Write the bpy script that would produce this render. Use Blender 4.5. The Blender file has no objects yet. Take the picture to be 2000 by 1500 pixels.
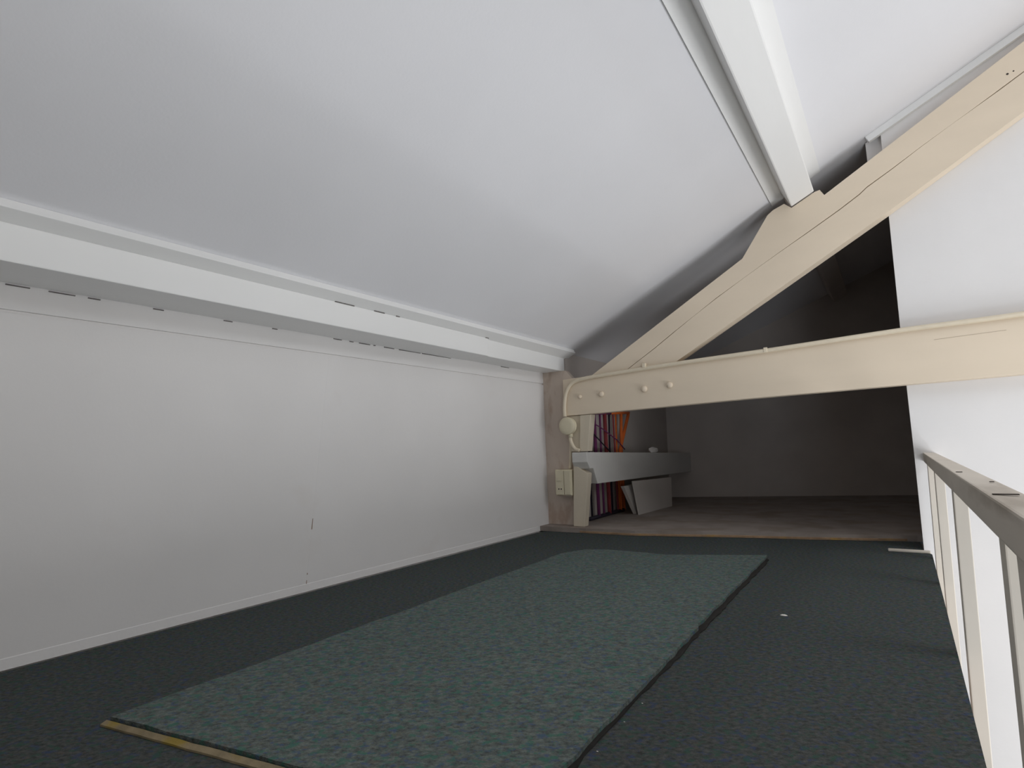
import bpy, bmesh, math, random
from mathutils import Vector, Matrix
random.seed(7)
S = bpy.context.scene
COL = S.collection

# ------------------------------------------------------------------ camera
F_PX, YAW, PITCH, ROLL = 1100.0, 0.59079, -0.113725, -0.03457
def cam_matrix():
    cy, sy = math.cos(YAW), math.sin(YAW)
    cp, sp = math.cos(PITCH), math.sin(PITCH)
    cr, sr = math.cos(ROLL), math.sin(ROLL)
    ry = Matrix(((cy, 0, sy), (0, 1, 0), (-sy, 0, cy)))
    rp = Matrix(((1, 0, 0), (0, cp, -sp), (0, sp, cp)))
    rr = Matrix(((cr, -sr, 0), (sr, cr, 0), (0, 0, 1)))
    w = Matrix(((1, 0, 0), (0, 0, -1), (0, 1, 0)))
    c = rr @ rp @ ry @ w                       # rows: right, down, forward
    m = Matrix((c[0], -Vector(c[1]), -Vector(c[2]))).transposed()
    return Matrix.Translation((0, 0, 0.5)) @ m.to_4x4()
cd = bpy.data.cameras.new('camera')
cd.sensor_fit = 'HORIZONTAL'; cd.sensor_width = 36.0
cd.lens = F_PX / 2000.0 * 36.0
cd.clip_start = 0.02
cam = bpy.data.objects.new('camera', cd); COL.objects.link(cam)
cam.matrix_world = cam_matrix()
S.camera = cam

# ------------------------------------------------------------------ world, daylight, exposure
world = bpy.data.worlds.new('world'); S.world = world; world.use_nodes = True
world.node_tree.nodes['Background'].inputs[0].default_value = (0.75, 0.85, 1.0, 1)
world.node_tree.nodes['Background'].inputs[1].default_value = 0.02

def area(name, loc, rot, sx, sy, watt, color):
    l = bpy.data.lights.new(name, 'AREA'); l.shape = 'RECTANGLE'
    l.size = sx; l.size_y = sy; l.energy = watt; l.color = color
    o = bpy.data.objects.new(name, l); COL.objects.link(o)
    o.location = loc; o.rotation_euler = rot
    return o
# daylight of the room below: a tall glazed door behind the photographer, a wide window in the right wall, a roof window
R90 = math.radians(90)
area('door_daylight', (1.5, -1.16, -1.65), (R90, 0, 0), 0.9, 1.2, 44.0, (0.94, 0.97, 1.0))
area('fanlight_daylight', (1.4, -1.16, -0.25), (R90, 0, 0), 1.0, 1.7, 22.0, (0.80, 0.89, 1.0))
area('window_daylight', (3.12, 1.35, -1.55), (0, R90, 0), 0.9, 2.0, 56.0, (0.99, 0.99, 1.0))
area('upper_window_daylight', (3.12, 1.75, -0.70), (0, R90, 0), 0.8, 1.6, 44.0, (0.99, 0.99, 1.0))
area('roof_window_daylight', (2.3, 1.7, 1.97), (0, math.radians(26), 0), 0.8, 1.4, 22.0, (0.95, 0.98, 1.0))

S.view_settings.view_transform = 'Standard'
S.view_settings.look = 'None'
S.view_settings.gamma = 1.0
S.view_settings.use_curve_mapping = False
S.view_settings.exposure = 0.0
S.cycles.use_denoising = True
S.cycles.max_bounces = 10
S.cycles.diffuse_bounces = 8

# ------------------------------------------------------------------ materials
def srgb(r, g, b):
    f = lambda c: (c / 255 / 12.92) if c / 255 <= 0.04045 else ((c / 255 + 0.055) / 1.055) ** 2.4
    return (f(r), f(g), f(b), 1)

def paint(name, col, var=0.05, scale=3.0, rough=0.6, bump=0.02, bscale=60, stretch=(1, 1, 1), dirt=None, spec=0.25):
    m = bpy.data.materials.new(name); m.use_nodes = True
    nt = m.node_tree; n = nt.nodes; L = nt.links
    b = n['Principled BSDF']; b.inputs['Roughness'].default_value = rough
    b.inputs['Specular IOR Level'].default_value = spec
    g = n.new('ShaderNodeNewGeometry')
    mp = n.new('ShaderNodeMapping'); mp.inputs['Scale'].default_value = stretch
    L.new(g.outputs['Position'], mp.inputs['Vector'])
    t = n.new('ShaderNodeTexNoise'); t.inputs['Scale'].default_value = scale; t.inputs['Detail'].default_value = 6
    L.new(mp.outputs[0], t.inputs['Vector'])
    r = n.new('ShaderNodeValToRGB'); r.color_ramp.elements[0].position = 0.3; r.color_ramp.elements[1].position = 0.7
    r.color_ramp.elements[0].color = tuple(c * (1 - var) for c in col[:3]) + (1,)
    r.color_ramp.elements[1].color = tuple(min(1, c * (1 + var)) for c in col[:3]) + (1,)
    L.new(t.outputs['Fac'], r.inputs[0]); out = r.outputs[0]
    if dirt:
        t3 = n.new('ShaderNodeTexNoise'); t3.inputs['Scale'].default_value = dirt[1]; t3.inputs['Detail'].default_value = 8
        L.new(mp.outputs[0], t3.inputs['Vector'])
        r3 = n.new('ShaderNodeValToRGB'); r3.color_ramp.elements[0].position = dirt[2]; r3.color_ramp.elements[1].position = dirt[2] + 0.12
        r3.color_ramp.elements[0].color = (0, 0, 0, 1); r3.color_ramp.elements[1].color = (dirt[3],) * 3 + (1,)
        L.new(t3.outputs['Fac'], r3.inputs[0])
        mx = n.new('ShaderNodeMixRGB'); mx.inputs[2].default_value = dirt[0]
        L.new(r3.outputs[0], mx.inputs[0]); L.new(out, mx.inputs[1]); out = mx.outputs[0]
    L.new(out, b.inputs['Base Color'])
    t2 = n.new('ShaderNodeTexNoise'); t2.inputs['Scale'].default_value = bscale; t2.inputs['Detail'].default_value = 4
    L.new(mp.outputs[0], t2.inputs['Vector'])
    bp = n.new('ShaderNodeBump'); bp.inputs['Strength'].default_value = 1.0; bp.inputs['Distance'].default_value = bump * 0.02
    L.new(t2.outputs['Fac'], bp.inputs['Height']); L.new(bp.outputs[0], b.inputs['Normal'])
    return m

def carpet_mat(name, dark, mid, c_blue, c_green, c_brown, bump=0.004):
    m = bpy.data.materials.new(name); m.use_nodes = True
    nt = m.node_tree; n = nt.nodes; L = nt.links
    b = n['Principled BSDF']; b.inputs['Roughness'].default_value = 0.95; b.inputs['Specular IOR Level'].default_value = 0.05
    g = n.new('ShaderNodeNewGeometry')
    mp = n.new('ShaderNodeMapping'); mp.vector_type = 'TEXTURE'; mp.inputs['Scale'].default_value = (1.5, 1.0, 1.0); mp.inputs['Rotation'].default_value = (0, 0, 0.59)
    L.new(g.outputs['Position'], mp.inputs['Vector'])
    def noise(s, d=3, w=0.0):
        t = n.new('ShaderNodeTexNoise'); t.noise_dimensions = '4D'; t.inputs['W'].default_value = w
        t.inputs['Scale'].default_value = s; t.inputs['Detail'].default_value = d; t.inputs['Roughness'].default_value = 0.65
        L.new(mp.outputs[0], t.inputs['Vector']); return t.outputs['Fac']
    def ramp(f, a, c, p0, p1):
        r = n.new('ShaderNodeValToRGB'); r.color_ramp.elements[0].position = p0; r.color_ramp.elements[1].position = p1
        r.color_ramp.elements[0].color = a; r.color_ramp.elements[1].color = c; L.new(f, r.inputs[0]); return r.outputs[0]
    base = ramp(noise(125, 6), dark, mid, 0.36, 0.64)
    def fleck(base, f, col, p, amt):
        k = ramp(f, (0, 0, 0, 1), (amt,) * 3 + (1,), p, p + 0.1)
        mx = n.new('ShaderNodeMixRGB'); mx.inputs[2].default_value = col
        L.new(k, mx.inputs[0]); L.new(base, mx.inputs[1]); return mx.outputs[0]
    o = fleck(base, noise(75, 3, 2.0), c_blue, 0.53, 0.8)
    o = fleck(o, noise(70, 3, 5.0), c_green, 0.52, 0.8)
    o = fleck(o, noise(60, 3, 9.0), c_brown, 0.57, 0.5)
    L.new(o, b.inputs['Base Color'])
    bp = n.new('ShaderNodeBump'); bp.inputs['Distance'].default_value = bump; bp.inputs['Strength'].default_value = 0.8
    L.new(noise(420, 2, 1.0), bp.inputs['Height']); L.new(bp.outputs[0], b.inputs['Normal'])
    return m

M = {}
M['wall'] = paint('white_wall_paint', srgb(226, 224, 223), 0.025, 2.5, 0.75, 0.012, 90, (1, 1, 1), (srgb(205, 194, 184), 3.5, 0.64, 0.16))
M['wall_low'] = paint('beige_room_paint', srgb(186, 180, 170), 0.03, 2, 0.8)
M['ceil'] = paint('white_ceiling_paint', srgb(223, 223, 226), 0.02, 1.8, 0.75, 0.012, 110)
M['beam_white'] = paint('white_gloss_beam_paint', srgb(230, 230, 229), 0.02, 5, 0.45, 0.03, 26, (1, 0.2, 1))
M['cream'] = paint('cream_beam_paint', srgb(222, 207, 186), 0.035, 6, 0.5, 0.03, 30, (0.25, 1, 1))
M['cream_post'] = paint('cream_post_paint', srgb(208, 197, 178), 0.05, 9, 0.55, 0.03, 35, (1, 1, 0.3))
M['stained'] = paint('stained_plaster', srgb(200, 186, 174), 0.06, 10, 0.8, 0.04, 50, (1, 1, 0.5), (srgb(160, 132, 112), 12, 0.54, 0.5))
M['plastic'] = paint('ivory_plastic', srgb(214, 205, 180), 0.02, 12, 0.4, 0.0, 20)
M['cable'] = paint('painted_cable', srgb(220, 208, 186), 0.03, 30, 0.45, 0.01, 40)
M['dark'] = paint('dark_hole', srgb(30, 26, 28), 0.1, 20, 0.9)
M['carpet'] = carpet_mat('dark_heather_carpet', srgb(58, 61, 60), srgb(93, 95, 92), srgb(64, 74, 104), srgb(60, 88, 76), srgb(98, 84, 72))
M['rug'] = carpet_mat('green_heather_carpet', srgb(75, 81, 78), srgb(119, 126, 121), srgb(78, 95, 122), srgb(70, 113, 99), srgb(116, 102, 88))
M['shade_backing'] = paint('rug_shade_backing', srgb(44, 42, 40), 0.2, 40, 0.95)
M['binding'] = paint('yellowed_carpet_edge', srgb(140, 126, 100), 0.25, 30, 0.9, 0.1, 80, (1, 1, 1), (srgb(150, 128, 50), 12, 0.54, 0.8))
M['deck'] = paint('grey_brown_deck', srgb(148, 138, 131), 0.12, 9, 0.85, 0.05, 60, (1, 1, 1), (srgb(128, 114, 102), 5, 0.5, 0.5))
M['deck_edge'] = paint('raw_chipboard_edge', srgb(150, 124, 98), 0.2, 30, 0.9, 0.08, 70, (1, 1, 1), (srgb(178, 142, 70), 9, 0.55, 0.8))
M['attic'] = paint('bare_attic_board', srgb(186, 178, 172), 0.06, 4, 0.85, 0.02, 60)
M['rail'] = paint('worn_rail_paint', srgb(212, 203, 191), 0.07, 12, 0.5, 0.04, 40, (1, 0.2, 1), (srgb(128, 112, 92), 9, 0.56, 0.5))
M['baluster'] = paint('baluster_paint', srgb(216, 208, 196), 0.04, 8, 0.5, 0.02, 40, (1, 1, 0.3))
M['panel'] = paint('grey_hardboard', srgb(196, 190, 184), 0.04, 6, 0.7)
M['paper'] = paint('white_paper', srgb(235, 230, 225), 0.02, 30, 0.8)
M['rod_purple'] = paint('plum_rod', srgb(120, 58, 104), 0.1, 20, 0.5)
M['rod_red'] = paint('dark_red_rod', srgb(146, 62, 66), 0.1, 20, 0.5)
M['rod_orange'] = paint('orange_rod', srgb(222, 112, 52), 0.1, 20, 0.5)
M['rod_black'] = paint('black_rod', srgb(42, 36, 48), 0.1, 20, 0.5)
M['nail'] = paint('dark_nail_mark', srgb(70, 62, 56), 0.1, 30, 0.8)
M['plaster_far'] = M['wall']

# ------------------------------------------------------------------ mesh helpers
ORIG = {}
def link(name, bm, mat, parent=None, smooth=False, bevel=0.0):
    """links a bmesh (in world coordinates) as one object with its origin at its base"""
    bmesh.ops.remove_doubles(bm, verts=bm.verts, dist=1e-6)
    if bevel > 0:
        es = [e for e in bm.edges if len(e.link_faces) == 2 and e.calc_face_angle(0) > 0.5]
        bmesh.ops.bevel(bm, geom=es, offset=bevel, segments=2, affect='EDGES', profile=0.6)
    bmesh.ops.recalc_face_normals(bm, faces=bm.faces)
    xs = [v.co for v in bm.verts]
    lo = Vector([min(c[i] for c in xs) for i in range(3)]); hi = Vector([max(c[i] for c in xs) for i in range(3)])
    og = Vector(((lo.x + hi.x) / 2, (lo.y + hi.y) / 2, lo.z))
    for v in bm.verts: v.co -= og
    me = bpy.data.meshes.new(name); bm.to_mesh(me); bm.free()
    me.materials.append(mat)
    if smooth:
        for p in me.polygons: p.use_smooth = True
    o = bpy.data.objects.new(name, me); COL.objects.link(o)
    ORIG[o] = og
    if parent:
        o.parent = parent; o.location = og - ORIG[parent]
    else:
        o.location = og
    return o
def thing(name, loc, label, cat, group=None):
    e = bpy.data.objects.new(name, None); COL.objects.link(e)
    e.empty_display_size = 0.05
    e.location = loc; ORIG[e] = Vector(loc)
    return tag(e, label, cat, group)
def tag(o, label, cat, group=None):
    o['label'] = label; o['category'] = cat
    if group: o['group'] = group
    return o
def struct(o, label=None):
    o['kind'] = 'structure'
    if label: o['label'] = label
    return o
def add_loft(bm, A, B):
    """closed solid between two matching rings of 3-D points"""
    va = [bm.verts.new(p) for p in A]; vb = [bm.verts.new(p) for p in B]
    n = len(A)
    bm.faces.new(va); bm.faces.new(list(reversed(vb)))
    for i in range(n):
        bm.faces.new((va[i], vb[i], vb[(i + 1) % n], va[(i + 1) % n]))
def prism_y(poly, y0, y1, bm=None, poly2=None):
    bm = bm or bmesh.new()
    add_loft(bm, [(x, y0, z) for x, z in poly], [(x, y1, z) for x, z in (poly2 or poly)]); return bm
def prism_z(poly, z0, z1, bm=None):
    bm = bm or bmesh.new()
    add_loft(bm, [(x, y, z0) for x, y in poly], [(x, y, z1) for x, y in poly]); return bm
def prism_x(poly, x0, x1, bm=None):
    bm = bm or bmesh.new()
    add_loft(bm, [(x0, y, z) for y, z in poly], [(x1, y, z) for y, z in poly]); return bm
def box(x0, x1, y0, y1, z0, z1, bm=None):
    return prism_z([(x0, y0), (x1, y0), (x1, y1), (x0, y1)], z0, z1, bm)
def tube(pts, r, bm=None, seg=12, r2=None):
    bm = bm or bmesh.new(); P = [Vector(p) for p in pts]; rings = []
    up = Vector((0.31, 0.2, 0.93))
    for i, p in enumerate(P):
        t = (P[min(i + 1, len(P) - 1)] - P[max(i - 1, 0)]).normalized()
        u = t.cross(up); u = u.normalized() if u.length > 1e-3 else Vector((1, 0, 0)); w = t.cross(u)
        rings.append([bm.verts.new(p + (u * math.cos(a) + w * math.sin(a)) * r) for a in [2 * math.pi * k / seg for k in range(seg)]])
    for a, b in zip(rings, rings[1:]):
        for k in range(seg): bm.faces.new((a[k], a[(k + 1) % seg], b[(k + 1) % seg], b[k]))
    bm.faces.new(rings[0]); bm.faces.new(list(reversed(rings[-1]))); return bm
def smooth_path(pts, sub=6):
    P = [Vector(p) for p in pts]; out = []
    for i in range(len(P) - 1):
        a, b, c, d = P[max(i - 1, 0)], P[i], P[i + 1], P[min(i + 2, len(P) - 1)]
        for k in range(sub):
            t = k / sub
            out.append(0.5 * ((2 * b) + (c - a) * t + (2 * a - 5 * b + 4 * c - d) * t * t + (3 * b - a - 3 * c + d) * t ** 3))
    out.append(P[-1]); return out
def lathe_y(c, prof, seg=24, bm=None):
    """prof: list of (radius, distance towards the viewer along -y)"""
    bm = bm or bmesh.new(); rings = []
    for r, d in prof:
        rings.append([bm.verts.new((c[0] + r * math.cos(2 * math.pi * k / seg), c[1] - d, c[2] + r * math.sin(2 * math.pi * k / seg))) for k in range(seg)])
    for a, b in zip(rings, rings[1:]):
        for k in range(seg): bm.faces.new((a[k], a[(k + 1) % seg], b[(k + 1) % seg], b[k]))
    bm.faces.new(rings[0]); bm.faces.new(list(reversed(rings[-1]))); return bm

# ------------------------------------------------------------------ the room
SL = math.tan(math.radians(26)); CS, SN = math.cos(math.radians(26)), math.sin(math.radians(26))
def ceil_z(x): return 1.109 + SL * (x + 1.64)
def wall_x(y): return -1.881 + 0.019 * y
RIDGE = 1.30; XR = 3.2; YB = -1.25; ZF = -2.5; YW = 3.09

# loft floor slab with the fitted carpet, and the bare deck behind the truss
edge_pts = [(-1.95, 2.962), (-1.60, 2.972), (-1.40, 2.976), (-1.226, 2.984), (-1.0, 3.045), (-0.77, 3.108), (-0.55, 3.150), (-0.353, 3.188), (-0.15, 3.245), (0.045, 3.30)]
def frayed(pts, amp, n=9):
    out = []
    for (a, b) in zip(pts, pts[1:]):
        for k in range(n):
            t = k / n
            out.append((a[0] + (b[0] - a[0]) * t, a[1] + (b[1] - a[1]) * t + random.uniform(-amp, amp)))
    out.append(pts[-1]); return out
fl = struct(link('floor', box(-1.95, 0.070, YB, 3.30, -0.20, -0.009), M['deck']), 'loft floor')
edge = frayed(edge_pts, 0.004)
cp_poly = [(-1.90, YB + 0.01), (0.068, YB + 0.01), (0.069, 1.137), (0.074, 1.663), (0.080, 2.3), (0.086, 2.976), (0.060, 3.06), (0.056, 3.29)] + list(reversed(edge[4:-1]))
link('carpet', prism_z(cp_poly, -0.008, 0.0), M['carpet'], fl)['label'] = 'dark blue green heather fitted carpet'
deck_front = frayed([(x, y + 0.004) for x, y in edge_pts], 0.003, 5)
dk = struct(link('floor', prism_z(deck_front + [(0.35, 3.30), (0.35, 5.75), (-1.95, 5.75)], 0.0, 0.028), M['deck']), 'bare grey brown deck behind the truss')
ev = [(x, y - 0.0025) for x, y in deck_front[6:-1]]
bm = bmesh.new()
for a, b in zip(ev, ev[1:]):
    add_loft(bm, [(a[0], a[1], 0.002), (a[0], a[1] + 0.002, 0.002), (a[0], a[1] + 0.002, 0.013), (a[0], a[1], 0.011)],
             [(b[0], b[1], 0.002), (b[0], b[1] + 0.002, 0.002), (b[0], b[1] + 0.002, 0.013), (b[0], b[1], 0.011)])
link('raw_edge', bm, M['deck_edge'], dk)['label'] = 'frayed ochre edge of the deck'

# knee wall on the left: lower boarding, and a board above a shadow gap
def wall_strip(z0, z1, y0, y1, th=0.012, out=0.0):
    bm = bmesh.new()
    a = [(wall_x(y0) - th, y0, z0), (wall_x(y0) + out, y0, z0), (wall_x(y0) + out, y0, z1), (wall_x(y0) - th, y0, z1)]
    b = [(wall_x(y1) - th, y1, z0), (wall_x(y1) + out, y1, z0), (wall_x(y1) + out, y1, z1), (wall_x(y1) - th, y1, z1)]
    add_loft(bm, a, b); return bm
wl = struct(link('wall_left', wall_strip(-0.15, 1.12, YB, 3.12, 0.05, -0.0085), M['wall']), 'white knee wall')
def leaning_joint(y, z): return y - 0.0 + (z - 0.0) * 0.115
def wall_board(ya0, ya1, yb0, yb1, z0, z1):
    """board whose two ends lean: (y at z0, y at z1) at either end"""
    bm = bmesh.new(); t = 0.0118
    a = [(wall_x(ya0) - t, ya0, z0), (wall_x(ya0), ya0, z0), (wall_x(ya1), ya1, z1), (wall_x(ya1) - t, ya1, z1)]
    b = [(wall_x(yb0) - t, yb0, z0), (wall_x(yb0), yb0, z0), (wall_x(yb1), yb1, z1), (wall_x(yb1) - t, yb1, z1)]
    add_loft(bm, a, b); return bm
link('wall_board', wall_board(YB, YB, 1.3484, 1.4490, 0.0, 0.8945), M['wall'], wl)
link('wall_board', wall_board(1.34855, 1.44915, 3.12, 3.12, 0.0, 0.8945), M['wall'], wl)
link('upper_board', wall_strip(0.903, 1.12, YB, 3.12, 0.0118), M['wall'], wl)
bm = bmesh.new()
for z0, z1 in ((0.001, 0.040), (0.222, 0.262), (0.060, 0.066)):
    y0 = 1.3486 + 0.1122 * z0; y1 = 1.3486 + 0.1122 * z1
    add_loft(bm, [(wall_x(y0), y0 - 0.002, z0), (wall_x(y0) + 0.0006, y0 - 0.002, z0), (wall_x(y0) + 0.0006, y0 + 0.002, z0), (wall_x(y0), y0 + 0.002, z0)],
             [(wall_x(y1), y1 - 0.0012, z1), (wall_x(y1) + 0.0006, y1 - 0.0012, z1), (wall_x(y1) + 0.0006, y1 + 0.0012, z1), (wall_x(y1), y1 + 0.0012, z1)])
link('joint_crack', bm, paint('brown_crack', srgb(150, 128, 112), 0.1, 40, 0.9), wl)
# painted bead along the foot of the wall
bm = bmesh.new(); add_loft(bm, [(wall_x(YB), YB, 0.0), (wall_x(YB) + 0.004, YB, 0.0), (wall_x(YB) + 0.0015, YB, 0.026), (wall_x(YB), YB, 0.028)],
                           [(wall_x(2.95), 2.95, 0.0), (wall_x(2.95) + 0.004, 2.95, 0.0), (wall_x(2.95) + 0.0015, 2.95, 0.026), (wall_x(2.95), 2.95, 0.028)])
struct(link('baseboard_left', bm, M['wall']), 'low painted bead at the foot of the knee wall')

# sloping ceiling (with the far slope of the roof beyond the ridge)
bm = prism_y([(-2.05, ceil_z(-2.05)), (RIDGE, ceil_z(RIDGE)), (XR + 0.1, ceil_z(RIDGE) - SL * (XR + 0.1 - RIDGE)), (XR + 0.1, ceil_z(RIDGE) - SL * (XR + 0.1 - RIDGE) + 0.05), (RIDGE, ceil_z(RIDGE) + 0.05), (-2.05, ceil_z(-2.05) + 0.05)], YB - 0.1, 5.85)
struct(link('ceiling', bm, M['ceil']), 'white sloping ceiling')
# cross wall behind the truss, from the room below up to the roof
zr = lambda x: ceil_z(x) if x < RIDGE else ceil_z(RIDGE) - SL * (x - RIDGE)
poly = [(0.060, -0.21), (0.062, 0.0), (0.066, 0.4), (0.067, 0.9), (0.074, 1.6), (0.078, zr(0.078)), (RIDGE, zr(RIDGE)), (XR, zr(XR)), (XR, ZF), (-1.95, ZF), (-1.95, -0.21)]
struct(link('wall_back', prism_y(poly, YW, YW + 0.035), M['wall']), 'white cross wall behind the truss')
# board behind the wall edge, and the bead in the angle with the ceiling
def slope_quad(x0, x1, d0, d1): # ring in XZ of a strip lying on the ceiling: along the slope x0..x1, depth d0..d1 below it
    return [(x0 + SN * d0, ceil_z(x0) - CS * d0), (x1 + SN * d0, ceil_z(x1) - CS * d0), (x1 + SN * d1, ceil_z(x1) - CS * d1), (x0 + SN * d1, ceil_z(x0) - CS * d1)]
struct(link('trim_1', prism_y(slope_quad(0.014, 1.28, 0.0, 0.032), 3.066, YW), M['beam_white'], bevel=0.003), 'white bead between cross wall and ceiling')
struct(link('trim_2', prism_y([(0.014, ceil_z(0.014) - 0.005), (0.014, 1.70), (0.2, 1.70), (0.2, ceil_z(0.2) - 0.005)], YW + 0.037, YW + 0.05), M['wall']), 'board end behind the wall edge')

# room below and behind the photographer, lit by its window
struct(link('wall_right', prism_x([(YB, ZF), (YW, ZF), (YW, zr(XR)), (YB, zr(XR))], XR, XR + 0.05), M['wall_low']))
struct(link('wall_front', prism_y([(-2.0, ZF), (XR, ZF), (XR, zr(XR)), (RIDGE, zr(RIDGE)), (-1.9, zr(-1.9)), (-2.0, 0.9)], YB - 0.12, YB), M['wall_low']), 'wall behind the photographer')
struct(link('wall_front', box(0.42, 0.72, YB, -0.86, ZF, zr(0.42)), M['wall_low']), 'added pier shading the ceiling from the glazed door')  # unseen pier, added to keep the rear light off the near left ceiling
PANE = paint('grey_blue_pane', srgb(190, 205, 220), 0.02, 2, 0.1)
w1 = struct(link('window_1', box(0.85, 1.95, YB + 0.001, YB + 0.012, -2.30, 0.65), PANE))
bm = bmesh.new()
for x0, x1, z0, z1 in ((0.80, 0.86, -2.1, 0.7), (1.94, 2.0, -2.1, 0.7), (0.80, 2.0, -2.1, -2.04), (0.80, 2.0, 0.64, 0.7), (0.80, 2.0, -1.17, -1.12)):
    box(x0, x1, YB + 0.012, YB + 0.05, z0, z1, bm)
link('window_frame', bm, M['beam_white'], w1)
w2 = struct(link('window_2', box(XR - 0.012, XR - 0.001, 0.36, 2.66, -2.05, -0.25), PANE))
bm = bmesh.new()
for y0, y1, z0, z1 in ((0.32, 0.38, -2.1, -0.2), (2.64, 2.70, -2.1, -0.2), (0.32, 2.7, -2.1, -2.04), (0.32, 2.7, -0.26, -0.2), (1.72, 1.77, -2.1, -0.2), (0.32, 2.7, -1.17, -1.12)):
    box(XR - 0.05, XR - 0.012, y0, y1, z0, z1, bm)
link('window_frame', bm, M['beam_white'], w2)
def rslope(x0, x1, d0, d1):
    return [(x0 - SN * d0, zr(x0) - CS * d0), (x1 - SN * d0, zr(x1) - CS * d0), (x1 - SN * d1, zr(x1) - CS * d1), (x0 - SN * d1, zr(x0) - CS * d1)]
w3 = struct(link('window_3', prism_y(rslope(1.95, 2.75, 0.001, 0.01), 0.95, 2.45), PANE))
bm = bmesh.new()
prism_y(rslope(1.90, 1.96, 0.01, 0.04), 0.9, 2.5, bm); prism_y(rslope(2.74, 2.80, 0.01, 0.04), 0.9, 2.5, bm)
prism_y(rslope(1.96, 2.74, 0.01, 0.04), 0.9, 0.96, bm); prism_y(rslope(1.96, 2.74, 0.01, 0.04), 2.44, 2.5, bm)
link('window_frame', bm, M['beam_white'], w3)
struct(link('wall_left', box(-2.0, -1.952, YB, YW, ZF, -0.21), M['wall_low']), 'wall of the room below')
struct(link('floor', box(-2.0, XR, YB, YW, ZF - 0.05, ZF), paint('grey_lower_floor', srgb(104, 98, 92), 0.1, 3, 0.5)), 'grey floor of the room below')

# dark attic behind the truss
AXL = -1.68
struct(link('wall_left', prism_x([(3.125, 0.028), (5.3, 0.028), (5.3, 1.15), (3.125, 1.15)], AXL - 0.03, AXL), M['attic']), 'low wall in the dark attic')
bm = bmesh.new()
add_loft(bm, [(-1.76, 4.90, 0.028), (0.38, 5.56, 0.028), (0.38, 5.60, 0.028), (-1.76, 4.94, 0.028)],
         [(-1.76, 4.96, ceil_z(-1.76) - 0.0), (0.38, 5.78, ceil_z(0.38)), (0.38, 5.82, ceil_z(0.38) + 0.01), (-1.76, 5.00, ceil_z(-1.76) + 0.01)])
struct(link('wall_back', bm, M['attic']), 'far gable wall of the dark attic')
struct(link('wall_right', prism_x([(YW + 0.06, 0.028), (5.55, 0.028), (5.78, ceil_z(0.3)), (YW + 0.06, ceil_z(0.3))], 0.30, 0.33), M['attic']), 'side wall of the dark attic')
# plaster return in the corner left of the truss post
struct(link('wall_corner', prism_y([(-1.835, 0.029), (-1.60, 0.029), (-1.60, 0.90), (-1.66, 0.97), (-1.835, 0.97)], 3.075, 3.118), M['stained']), 'stained plaster return in the corner')

# ------------------------------------------------------------------ beams
# wall plate along the top of the knee wall, two lengths butted together
t = thing('wall_plate_beam', (-1.76, 1.0, 0.97), 'long white wall plate beam along the top of the knee wall', 'beam')
def plate_poly(y, dz=0.0, dx=0.0):
    xf = -1.668 + dx - (0.02 if y > 2.5 else 0.0)
    return [(wall_x(y) + 0.003, 0.969 + dz), (xf, 0.969 + dz), (xf, 1.062 + dz), (wall_x(y) + 0.003, ceil_z(wall_x(y)) - 0.004)]
bm = bmesh.new(); add_loft(bm, [(x, YB, z) for x, z in plate_poly(YB, 0.004, 0.002)], [(x, 2.285, z) for x, z in plate_poly(2.285)])
link('beam_length', bm, M['beam_white'], t, bevel=0.004)
bm = bmesh.new(); add_loft(bm, [(x, 2.289, z) for x, z in plate_poly(2.289, 0.001, -0.012)], [(x, 3.118, z) for x, z in plate_poly(3.118, 0.001, 0.0)])
link('beam_length', bm, M['beam_white'], t, bevel=0.004)
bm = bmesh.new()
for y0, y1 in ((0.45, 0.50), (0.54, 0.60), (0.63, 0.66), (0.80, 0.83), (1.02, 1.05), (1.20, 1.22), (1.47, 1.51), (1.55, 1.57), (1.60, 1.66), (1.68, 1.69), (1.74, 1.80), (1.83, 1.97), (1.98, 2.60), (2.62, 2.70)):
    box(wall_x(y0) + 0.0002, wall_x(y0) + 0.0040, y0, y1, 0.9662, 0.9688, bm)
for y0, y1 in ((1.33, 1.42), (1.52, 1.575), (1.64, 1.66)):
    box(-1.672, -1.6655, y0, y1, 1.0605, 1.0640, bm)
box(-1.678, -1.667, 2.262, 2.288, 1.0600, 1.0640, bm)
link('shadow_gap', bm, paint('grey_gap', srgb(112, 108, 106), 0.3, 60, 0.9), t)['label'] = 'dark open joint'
# trim board between that beam and the ceiling
bm = prism_y([(-1.700, 1.048), (-1.664, 1.0655), (-1.626, 1.086), (-1.6375, 1.1095), (-1.72, 1.0695)], YB, 3.16)
tag(link('eaves_trim', bm, M['beam_white'], bevel=0.002), 'narrow white trim board between the wall plate beam and the ceiling', 'trim')

# purlin with a cover strip on each side
t = thing('purlin', (-0.27, 2.0, 1.64), 'white purlin under the ceiling running into the cream rafter', 'beam')
pl = [(-0.318, 1.643), (-0.213, 1.694), (-0.257, 1.783), (-0.362, 1.732)]
link('beam_length', prism_y(pl, YB, 3.019), M['beam_white'], t, bevel=0.006)
strip_l = slope_quad(-0.418, -0.3595, 0.0005, 0.009)
strip_r = slope_quad(-0.258, -0.186, 0.0005, 0.005)
link('cover_strip', prism_y(strip_l, YB, 3.088), M['beam_white'], t)
link('cover_strip', prism_y(strip_r, YB, 3.088), M['beam_white'], t)
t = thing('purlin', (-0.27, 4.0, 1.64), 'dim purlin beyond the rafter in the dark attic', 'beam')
link('beam_length', prism_y(pl, 3.093, 5.44), M['attic'], t, bevel=0.006)

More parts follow.
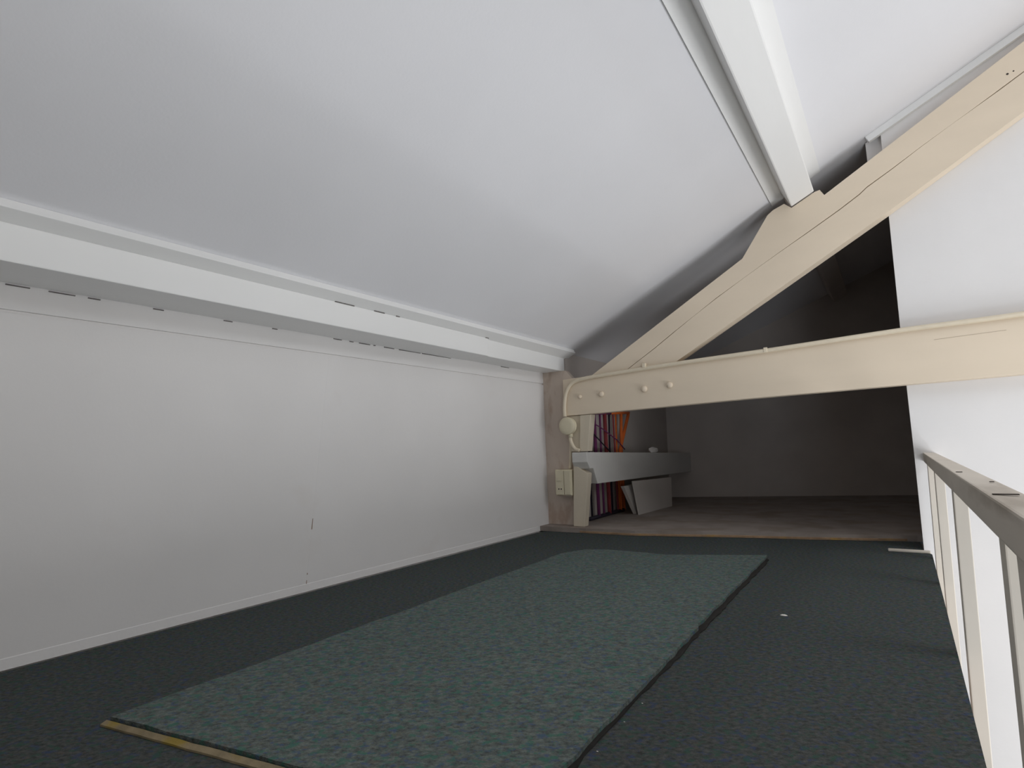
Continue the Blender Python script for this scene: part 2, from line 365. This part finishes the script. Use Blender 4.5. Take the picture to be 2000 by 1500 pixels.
# principal rafter: two halves either side of a long drying crack, with the cleat that carries the purlin
YT0, YT1 = 3.02, 3.088
crack = [(-1.50, 0.742), (-1.182, 0.948), (-1.06, 1.028), (-0.95, 1.100), (-0.83, 1.176), (-0.707, 1.252), (-0.55, 1.340), (-0.396, 1.424), (-0.25, 1.502),
         (-0.116, 1.574), (-0.03, 1.626), (0.0, 1.651), (0.10, 1.706), (0.22, 1.777), (0.33, 1.838), (0.41, 1.882), (0.50, 1.931), (0.584, 1.979), (1.20, 2.335)]
wid = [0.001, 0.0060, 0.0045, 0.0050, 0.0022, 0.0045, 0.0016, 0.0022, 0.0050, 0.0042, 0.0050, 0.0058, 0.0045, 0.0022, 0.0008, 0.0026, 0.0040, 0.0036, 0.002]
cu = [(x, z + w / 2 + random.uniform(-0.001, 0.001)) for (x, z), w in zip(crack, wid)]
cl = [(x, z - w / 2) for (x, z), w in zip(crack, wid)]
def on_tie(x): return 0.9065 + 0.0357 * (x + 1.647)
upper = [p for p in cu[1:]]
upper[0] = (-1.235, on_tie(-1.235) + 0.002)
t = thing('rafter', (-0.2, 3.05, 0.95), 'cracked cream rafter rising diagonally to the upper right', 'beam')
up_poly = upper + [(1.20, 2.462), (0.598, 2.110), (-0.173, 1.663), (-0.190, 1.694), (-0.2115, 1.6905), (-0.3185, 1.6385), (-0.350, 1.668), (-0.402, 1.650), (-0.430, 1.630), (-0.566, 1.433), (-1.452, on_tie(-1.452) + 0.002)]
link('upper_half', prism_y(up_poly, YT0, YT1), M['cream'], t)
lower = cl[1:]; lower[0] = (-1.229, on_tie(-1.229) + 0.002)
lo_poly = [(-0.955, on_tie(-0.955) + 0.002), (0.07, 1.512), (0.565, 1.808), (1.20, 2.186)] + list(reversed(lower))
link('lower_half', prism_y(lo_poly, YT0, YT1), M['cream'], t)
bm = bmesh.new()
for x, z, r in ((0.533, 1.990, 0.0045), (0.553, 1.995, 0.0030)):
    lathe_y((x, YT0 + 0.001, z), [(r, 0.0), (r, 0.0015), (r * 0.4, 0.002)], 12, bm)
link('nail_hole', bm, M['nail'], t)

# tie beam with its bolts
t = thing('tie_beam', (0.0, 3.05, 0.68), 'cream tie beam crossing in front of the white wall with four bolt heads', 'beam')
def tie_bot(x): return 0.685 + 0.0212 * (x + 1.526)
poly = [(-1.652, tie_bot(-1.652) + 0.002), (-1.53, tie_bot(-1.53)), (-0.6, tie_bot(-0.6) + 0.003), (XR - 0.01, tie_bot(2.6)), (XR - 0.01, on_tie(2.6)), (-0.3, on_tie(-0.3) + 0.002), (-1.652, on_tie(-1.652))]
link('beam_length', prism_y(poly, YT0, YT1), M['cream'], t, bevel=0.004)
for x, z, r in ((-1.537, 0.793, 0.013), (-1.397, 0.797, 0.017), (-1.136, 0.805, 0.019), (-0.990, 0.814, 0.018)):
    link('bolt_head', lathe_y((x, YT0, z), [(r, 0.0), (r, 0.004), (r * 0.85, 0.010), (r * 0.5, 0.0145), (r * 0.15, 0.016)], 20), M['cream'], t, True)
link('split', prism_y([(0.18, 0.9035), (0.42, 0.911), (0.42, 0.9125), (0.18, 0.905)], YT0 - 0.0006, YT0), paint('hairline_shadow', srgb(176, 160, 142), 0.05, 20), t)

# posts under the tie and the plate beam that runs back into the attic
t = thing('upper_post', (-1.55, 3.05, 0.46), 'short cream post between the tie beam and the low plate beam', 'post')
link('post_board', prism_y([(-1.560, 0.468), (-1.507, 0.468), (-1.476, tie_bot(-1.476) - 0.002), (-1.547, tie_bot(-1.547) - 0.002)], YT0 + 0.004, YT1), M['cream_post'], t, bevel=0.003)
link('side_board', prism_y([(-1.622, 0.468), (-1.561, 0.468), (-1.548, tie_bot(-1.548) - 0.002), (-1.638, tie_bot(-1.638) - 0.002)], YT0 + 0.014, 3.073), M['cream_post'], t, bevel=0.002)
tag(link('lower_post', prism_y([(-1.622, 0.029), (-1.549, 0.029), (-1.509, 0.338), (-1.556, 0.362), (-1.598, 0.398), (-1.604, 0.39)], YT0, 3.072), M['cream_post'], bevel=0.003),
    'cream stub post standing on the deck beside the socket box', 'post')
pb = [(3.000, 0.463), (3.000, 0.405), (3.030, 0.366), (3.076, 0.366), (3.125, 0.272), (5.14, 0.244), (5.14, 0.404)]
tag(link('low_plate_beam', prism_x(pb, -1.601, -1.500), paint('pale_grey_plate_paint', srgb(206, 204, 200), 0.05, 8, 0.6, 0.03, 30, (1, 0.3, 1)), bevel=0.004),
    'low grey white plate beam running back from the post into the attic', 'beam')

# ------------------------------------------------------------------ wiring on the truss
t = thing('power_cable', (-1.62, 3.0, 0.46), 'cream painted cable along the top of the tie beam, bending down the post', 'cable')
yc = YT0 - 0.0115
top = [(2.4, on_tie(2.4) - 0.012), (1.2, on_tie(1.2) - 0.011), (0.477, 0.968), (0.063, 0.961), (-0.478, 0.940), (-0.941, 0.926), (-1.30, 0.911), (-1.48, 0.901)]
path = [(x, yc, z) for x, z in top] + [(-1.560, yc, 0.888), (-1.604, yc, 0.858), (-1.628, yc, 0.810), (-1.640, yc, 0.745), (-1.640, yc, 0.679)]
link('cable_run', tube(smooth_path(path, 6), 0.0108, seg=12), M['cable'], t, True)
low = [(-1.609, yc + 0.004, 0.5535), (-1.612, yc + 0.004, 0.545), (-1.604, yc + 0.004, 0.515), (-1.585, yc + 0.006, 0.486), (-1.555, yc + 0.006, 0.474)]
link('cable_tail', tube(smooth_path(low, 8), 0.0105, seg=12), M['cable'], t, True)
link('cable_clip', box(-1.132, -1.112, yc - 0.014, YT0, 0.922, 0.948), M['cable'], t, bevel=0.003)
link('cable_clip', box(-0.50, -0.482, yc - 0.012, YT0, 0.930, 0.955), M['cable'], t, bevel=0.003)

t = thing('junction_box', (-1.622, 3.0, 0.57), 'round cream junction box where the cable meets the post', 'junction box')
c = (-1.622, YT0 + 0.0125, 0.622)
link('box_body', lathe_y(c, [(0.049, 0.0), (0.052, 0.012), (0.052, 0.034)], 32), M['plastic'], t, True)
link('lid', lathe_y(c, [(0.053, 0.0345), (0.053, 0.040), (0.049, 0.046), (0.03, 0.048)], 32), M['plastic'], t, True)
link('cable_gland', tube([(-1.613, yc + 0.006, 0.576), (-1.609, yc + 0.006, 0.554)], 0.0145), M['plastic'], t, True)
link('screw', lathe_y((-1.606, YT0 - 0.031, 0.664), [(0.004, 0), (0.004, 0.002)], 10), M['nail'], t)

t = thing('socket_box', (-1.66, 3.06, 0.208), 'ivory surface socket box low on the corner beside the post', 'socket')
link('box_body', box(-1.728, -1.618, 3.012, 3.0745, 0.209, 0.362), M['plastic'], t, bevel=0.005)
link('front_plate', box(-1.724, -1.667, 3.006, 3.0115, 0.214, 0.357), M['plastic'], t, bevel=0.002)
link('front_plate', box(-1.663, -1.622, 3.004, 3.0115, 0.214, 0.357), M['plastic'], t, bevel=0.002)
for x in (-1.702, -1.686):
    link('socket_hole', lathe_y((x, 3.0058, 0.247), [(0.0042, 0), (0.0042, 0.0006)], 12), M['dark'], t)
link('switch_rocker', box(-1.712, -1.680, 3.002, 3.0055, 0.295, 0.312), M['plastic'], t, bevel=0.001)
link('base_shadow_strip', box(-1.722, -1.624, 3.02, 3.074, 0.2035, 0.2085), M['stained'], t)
tag(link('lead_cable', tube(smooth_path([(-1.640, 3.062, 0.60), (-1.637, 3.063, 0.52), (-1.642, 3.064, 0.45), (-1.650, 3.062, 0.363)], 5), 0.009), M['cable'], smooth=True),
    'thin pale lead dropping from junction box to socket box', 'cable')

# ------------------------------------------------------------------ carpet remnant
t = thing('carpet_remnant', (-0.9, 1.5, 0.0), 'lighter green carpet remnant laid loose on the dark carpet', 'rug')
def wob(a, b, n, amp):
    return [(a[0] + (b[0] - a[0]) * k / n + random.uniform(-amp, amp), a[1] + (b[1] - a[1]) * k / n + random.uniform(-amp, amp)) for k in range(n)]
rg = wob((-1.302, 0.513), (-0.883, 0.582), 8, 0.002) + wob((-0.883, 0.582), (-0.466, 0.655), 8, 0.002)
rg += wob((-0.466, 0.655), (-0.476, 1.5), 22, 0.0025) + [(-0.478, 1.50), (-0.477, 1.56), (-0.486, 1.59)] + wob((-0.484, 1.62), (-0.492, 2.638), 24, 0.0025)
rg += wob((-0.492, 2.638), (-0.878, 2.480), 8, 0.003) + wob((-0.878, 2.480), (-1.055, 2.497), 4, 0.003) + wob((-1.055, 2.497), (-1.235, 2.490), 4, 0.003)
rg += [(-1.262, 2.46), (-1.318, 2.340)] + wob((-1.318, 2.32), (-1.302, 0.513), 24, 0.003)[1:]
bm = prism_z(rg, 0.004, 0.0125)
link('pile', bm, M['rug'], t)['label'] = 'grey green heather pile'
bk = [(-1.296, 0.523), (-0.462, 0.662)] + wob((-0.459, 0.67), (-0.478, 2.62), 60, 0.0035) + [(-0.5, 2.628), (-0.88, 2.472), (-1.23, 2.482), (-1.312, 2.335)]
link('shade_backing', prism_z(bk, 0.0005, 0.0042), M['shade_backing'], t)['label'] = 'dark under layer painting the shadow line along the edge'  # dark layer under the pile; its rim paints the lifted edge's shadow
ed = wob((-1.306, 0.506), (-0.40, 0.659), 26, 0.0012)
bm = bmesh.new()
for a, b in zip(ed, ed[1:]):
    w = 0.011
    add_loft(bm, [(a[0], a[1] - w, 0.0005), (a[0], a[1], 0.0005), (a[0], a[1], 0.008), (a[0], a[1] - w, 0.004)],
             [(b[0], b[1] - w, 0.0005), (b[0], b[1], 0.0005), (b[0], b[1], 0.008), (b[0], b[1] - w, 0.004)])
    if b[0] > -0.47: break
link('edge_binding', bm, M['binding'], t)['label'] = 'yellowed frayed front edge'

# ------------------------------------------------------------------ banister along the open edge of the loft
t = thing('banister', (0.1, 1.8, -0.2), 'cream banister with worn top rail along the open edge of the loft', 'railing')
bm = bmesh.new()
add_loft(bm, [(0.0835, 0.10, 0.380), (0.122, 0.10, 0.378), (0.122, 0.10, 0.424), (0.0835, 0.10, 0.426)],
         [(0.0965, 3.088, 0.380), (0.142, 3.088, 0.378), (0.142, 3.088, 0.418), (0.0965, 3.088, 0.420)])
rail = link('handrail', bm, M['rail'], t, bevel=0.003)
for y, x0, x1 in ((0.90, 0.092, 0.1165), (1.42, 0.094, 0.104), (1.13, 0.114, 0.1195)):
    link('nail_mark', box(x0, x1, y - 0.004, y + 0.004, 0.4262 - 0.002 * y, 0.4272 - 0.002 * y), M['nail'], rail)
def baluster(y, xt, xb, w=0.026, d=0.045, label=None):
    bm = bmesh.new()
    def ring(x, z): return [(x, y, z), (x + w, y, z), (x + w, y + d, z), (x, y + d, z)]
    zb = -0.55; xz = xt + (xb - xt) * (0.379 - zb) / 0.40
    add_loft(bm, ring(xz, zb), ring(xt, 0.3785))
    link('baluster', bm, M['baluster'], t, bevel=0.002)
for y, xt, xb in ((2.86, 0.101, 0.092), (2.385, 0.101, 0.092), (1.650, 0.100, 0.088), (0.905, 0.098, 0.088), (0.765, 0.096, 0.088)):
    baluster(y, xt, max(xb, 0.09))

# threshold batten on the carpet at the foot of the wall, and scraps
tag(link('floor_batten', box(-0.068, 0.082, 2.985, 3.02, 0.0003, 0.009), M['baluster'], bevel=0.003), 'short pale batten lying on the carpet at the foot of the white wall', 'batten')
def scrap(c, s, name, label):
    bm = bmesh.new()
    r = [(c[0] + s * 1.1 * math.cos(a) * random.uniform(.7, 1), c[1] + s * 0.55 * math.sin(a) * random.uniform(.6, 1)) for a in [k * 1.047 for k in range(6)]]
    add_loft(bm, [(x, y, 0.0004) for x, y in r], [(x * 0.8 + c[0] * 0.2, y * 0.8 + c[1] * 0.2, 0.0004 + s * random.uniform(.1, .3)) for x, y in r])
    return tag(link(name, bm, M['paper']), label, 'scrap')
scrap((-0.308, 1.808), 0.010, 'paper_scrap', 'small white paper scrap on the dark carpet right of the rug')
for (x, y, which) in ((-0.452, 1.089, 'farthest'), (-0.453, 1.003, 'middle'), (-0.452, 0.888, 'nearest')):
    scrap((x, y), 0.0022, 'lint_speck', which + ' of three tiny white lint specks beside the right edge of the rug')

# ------------------------------------------------------------------ things stored in the dark attic
t = thing('wire_rack', (-1.60, 3.6, 0.028), 'folded plum and orange rod rack standing behind the truss post', 'rack')
xr = -1.635
rods = [(3.30, 'rod_black', .007, 0), (3.40, 'rod_purple', .011, 0), (3.49, 'rod_purple', .007, .01), (3.565, 'rod_red', .013, 0), (3.64, 'rod_black', .007, .02),
        (3.705, 'rod_red', .006, 0), (3.75, 'rod_orange', .006, .01), (3.85, 'rod_orange', .011, .03), (3.985, 'rod_orange', .012, .19)]
for y, m, r, lean in rods:
    k = lean / 0.26
    link('rod', tube([(xr, y, 0.722), (xr, y - lean, 0.46), (xr, y - lean * 1.25, 0.03 + r)], r, seg=10), M[m], t, True)
link('top_bar', tube([(xr, 3.26, 0.712), (xr, 3.66, 0.722)], 0.012), M['rod_purple'], t, True)
link('top_bar', tube([(xr, 3.66, 0.722), (xr, 4.0, 0.735)], 0.010), M['rod_orange'], t, True)
link('foot_bar', tube([(xr, 3.26, 0.042), (xr, 3.80, 0.042)], 0.012), M['rod_black'], t, True)
link('stay_wire', tube([(xr + 0.015, 3.30, 0.60), (xr + 0.015, 3.56, 0.47), (xr + 0.015, 3.80, 0.36)], 0.004), M['rod_black'], t, True)
link('stay_wire', tube([(xr + 0.018, 3.30, 0.655), (xr + 0.018, 3.45, 0.62), (xr + 0.018, 3.72, 0.53), (xr + 0.018, 3.84, 0.465)], 0.004), M['rod_purple'], t, True)

bm = bmesh.new()
add_loft(bm, [(-1.470, 3.656, 0.0285), (-1.436, 4.229, 0.0285), (-1.440, 4.262, 0.240), (-1.497, 3.640, 0.252)],
         [(-1.462, 3.656, 0.0285), (-1.428, 4.229, 0.0285), (-1.432, 4.262, 0.240), (-1.489, 3.640, 0.252)])
bmesh.ops.recalc_face_normals(bm, faces=bm.faces)
tag(link('leaning_board', bm, M['panel']), 'grey hardboard sheet propped under the low plate beam', 'board')
bm = bmesh.new()
add_loft(bm, [(-1.520, 3.690, 0.0285), (-1.492, 4.15, 0.0285), (-1.540, 4.04, 0.225), (-1.552, 3.580, 0.222)],
         [(-1.496, 3.690, 0.0285), (-1.474, 4.15, 0.0285), (-1.522, 4.04, 0.225), (-1.530, 3.580, 0.222)])
tag(link('leaning_board', bm, M['panel']), 'thicker slanting board just behind the hardboard sheet', 'board')
bm = bmesh.new(); bmesh.ops.create_icosphere(bm, subdivisions=2, radius=1)
for v in bm.verts:
    k = 1 + random.uniform(-0.22, 0.22)
    v.co = Vector((-1.545 + v.co.x * 0.03 * k, 4.22 + v.co.y * 0.07 * k, 0.448 + v.co.z * 0.026 * k))
tag(link('crumpled_paper', bm, M['paper']), 'crumpled white paper lying on the low plate beam', 'paper')
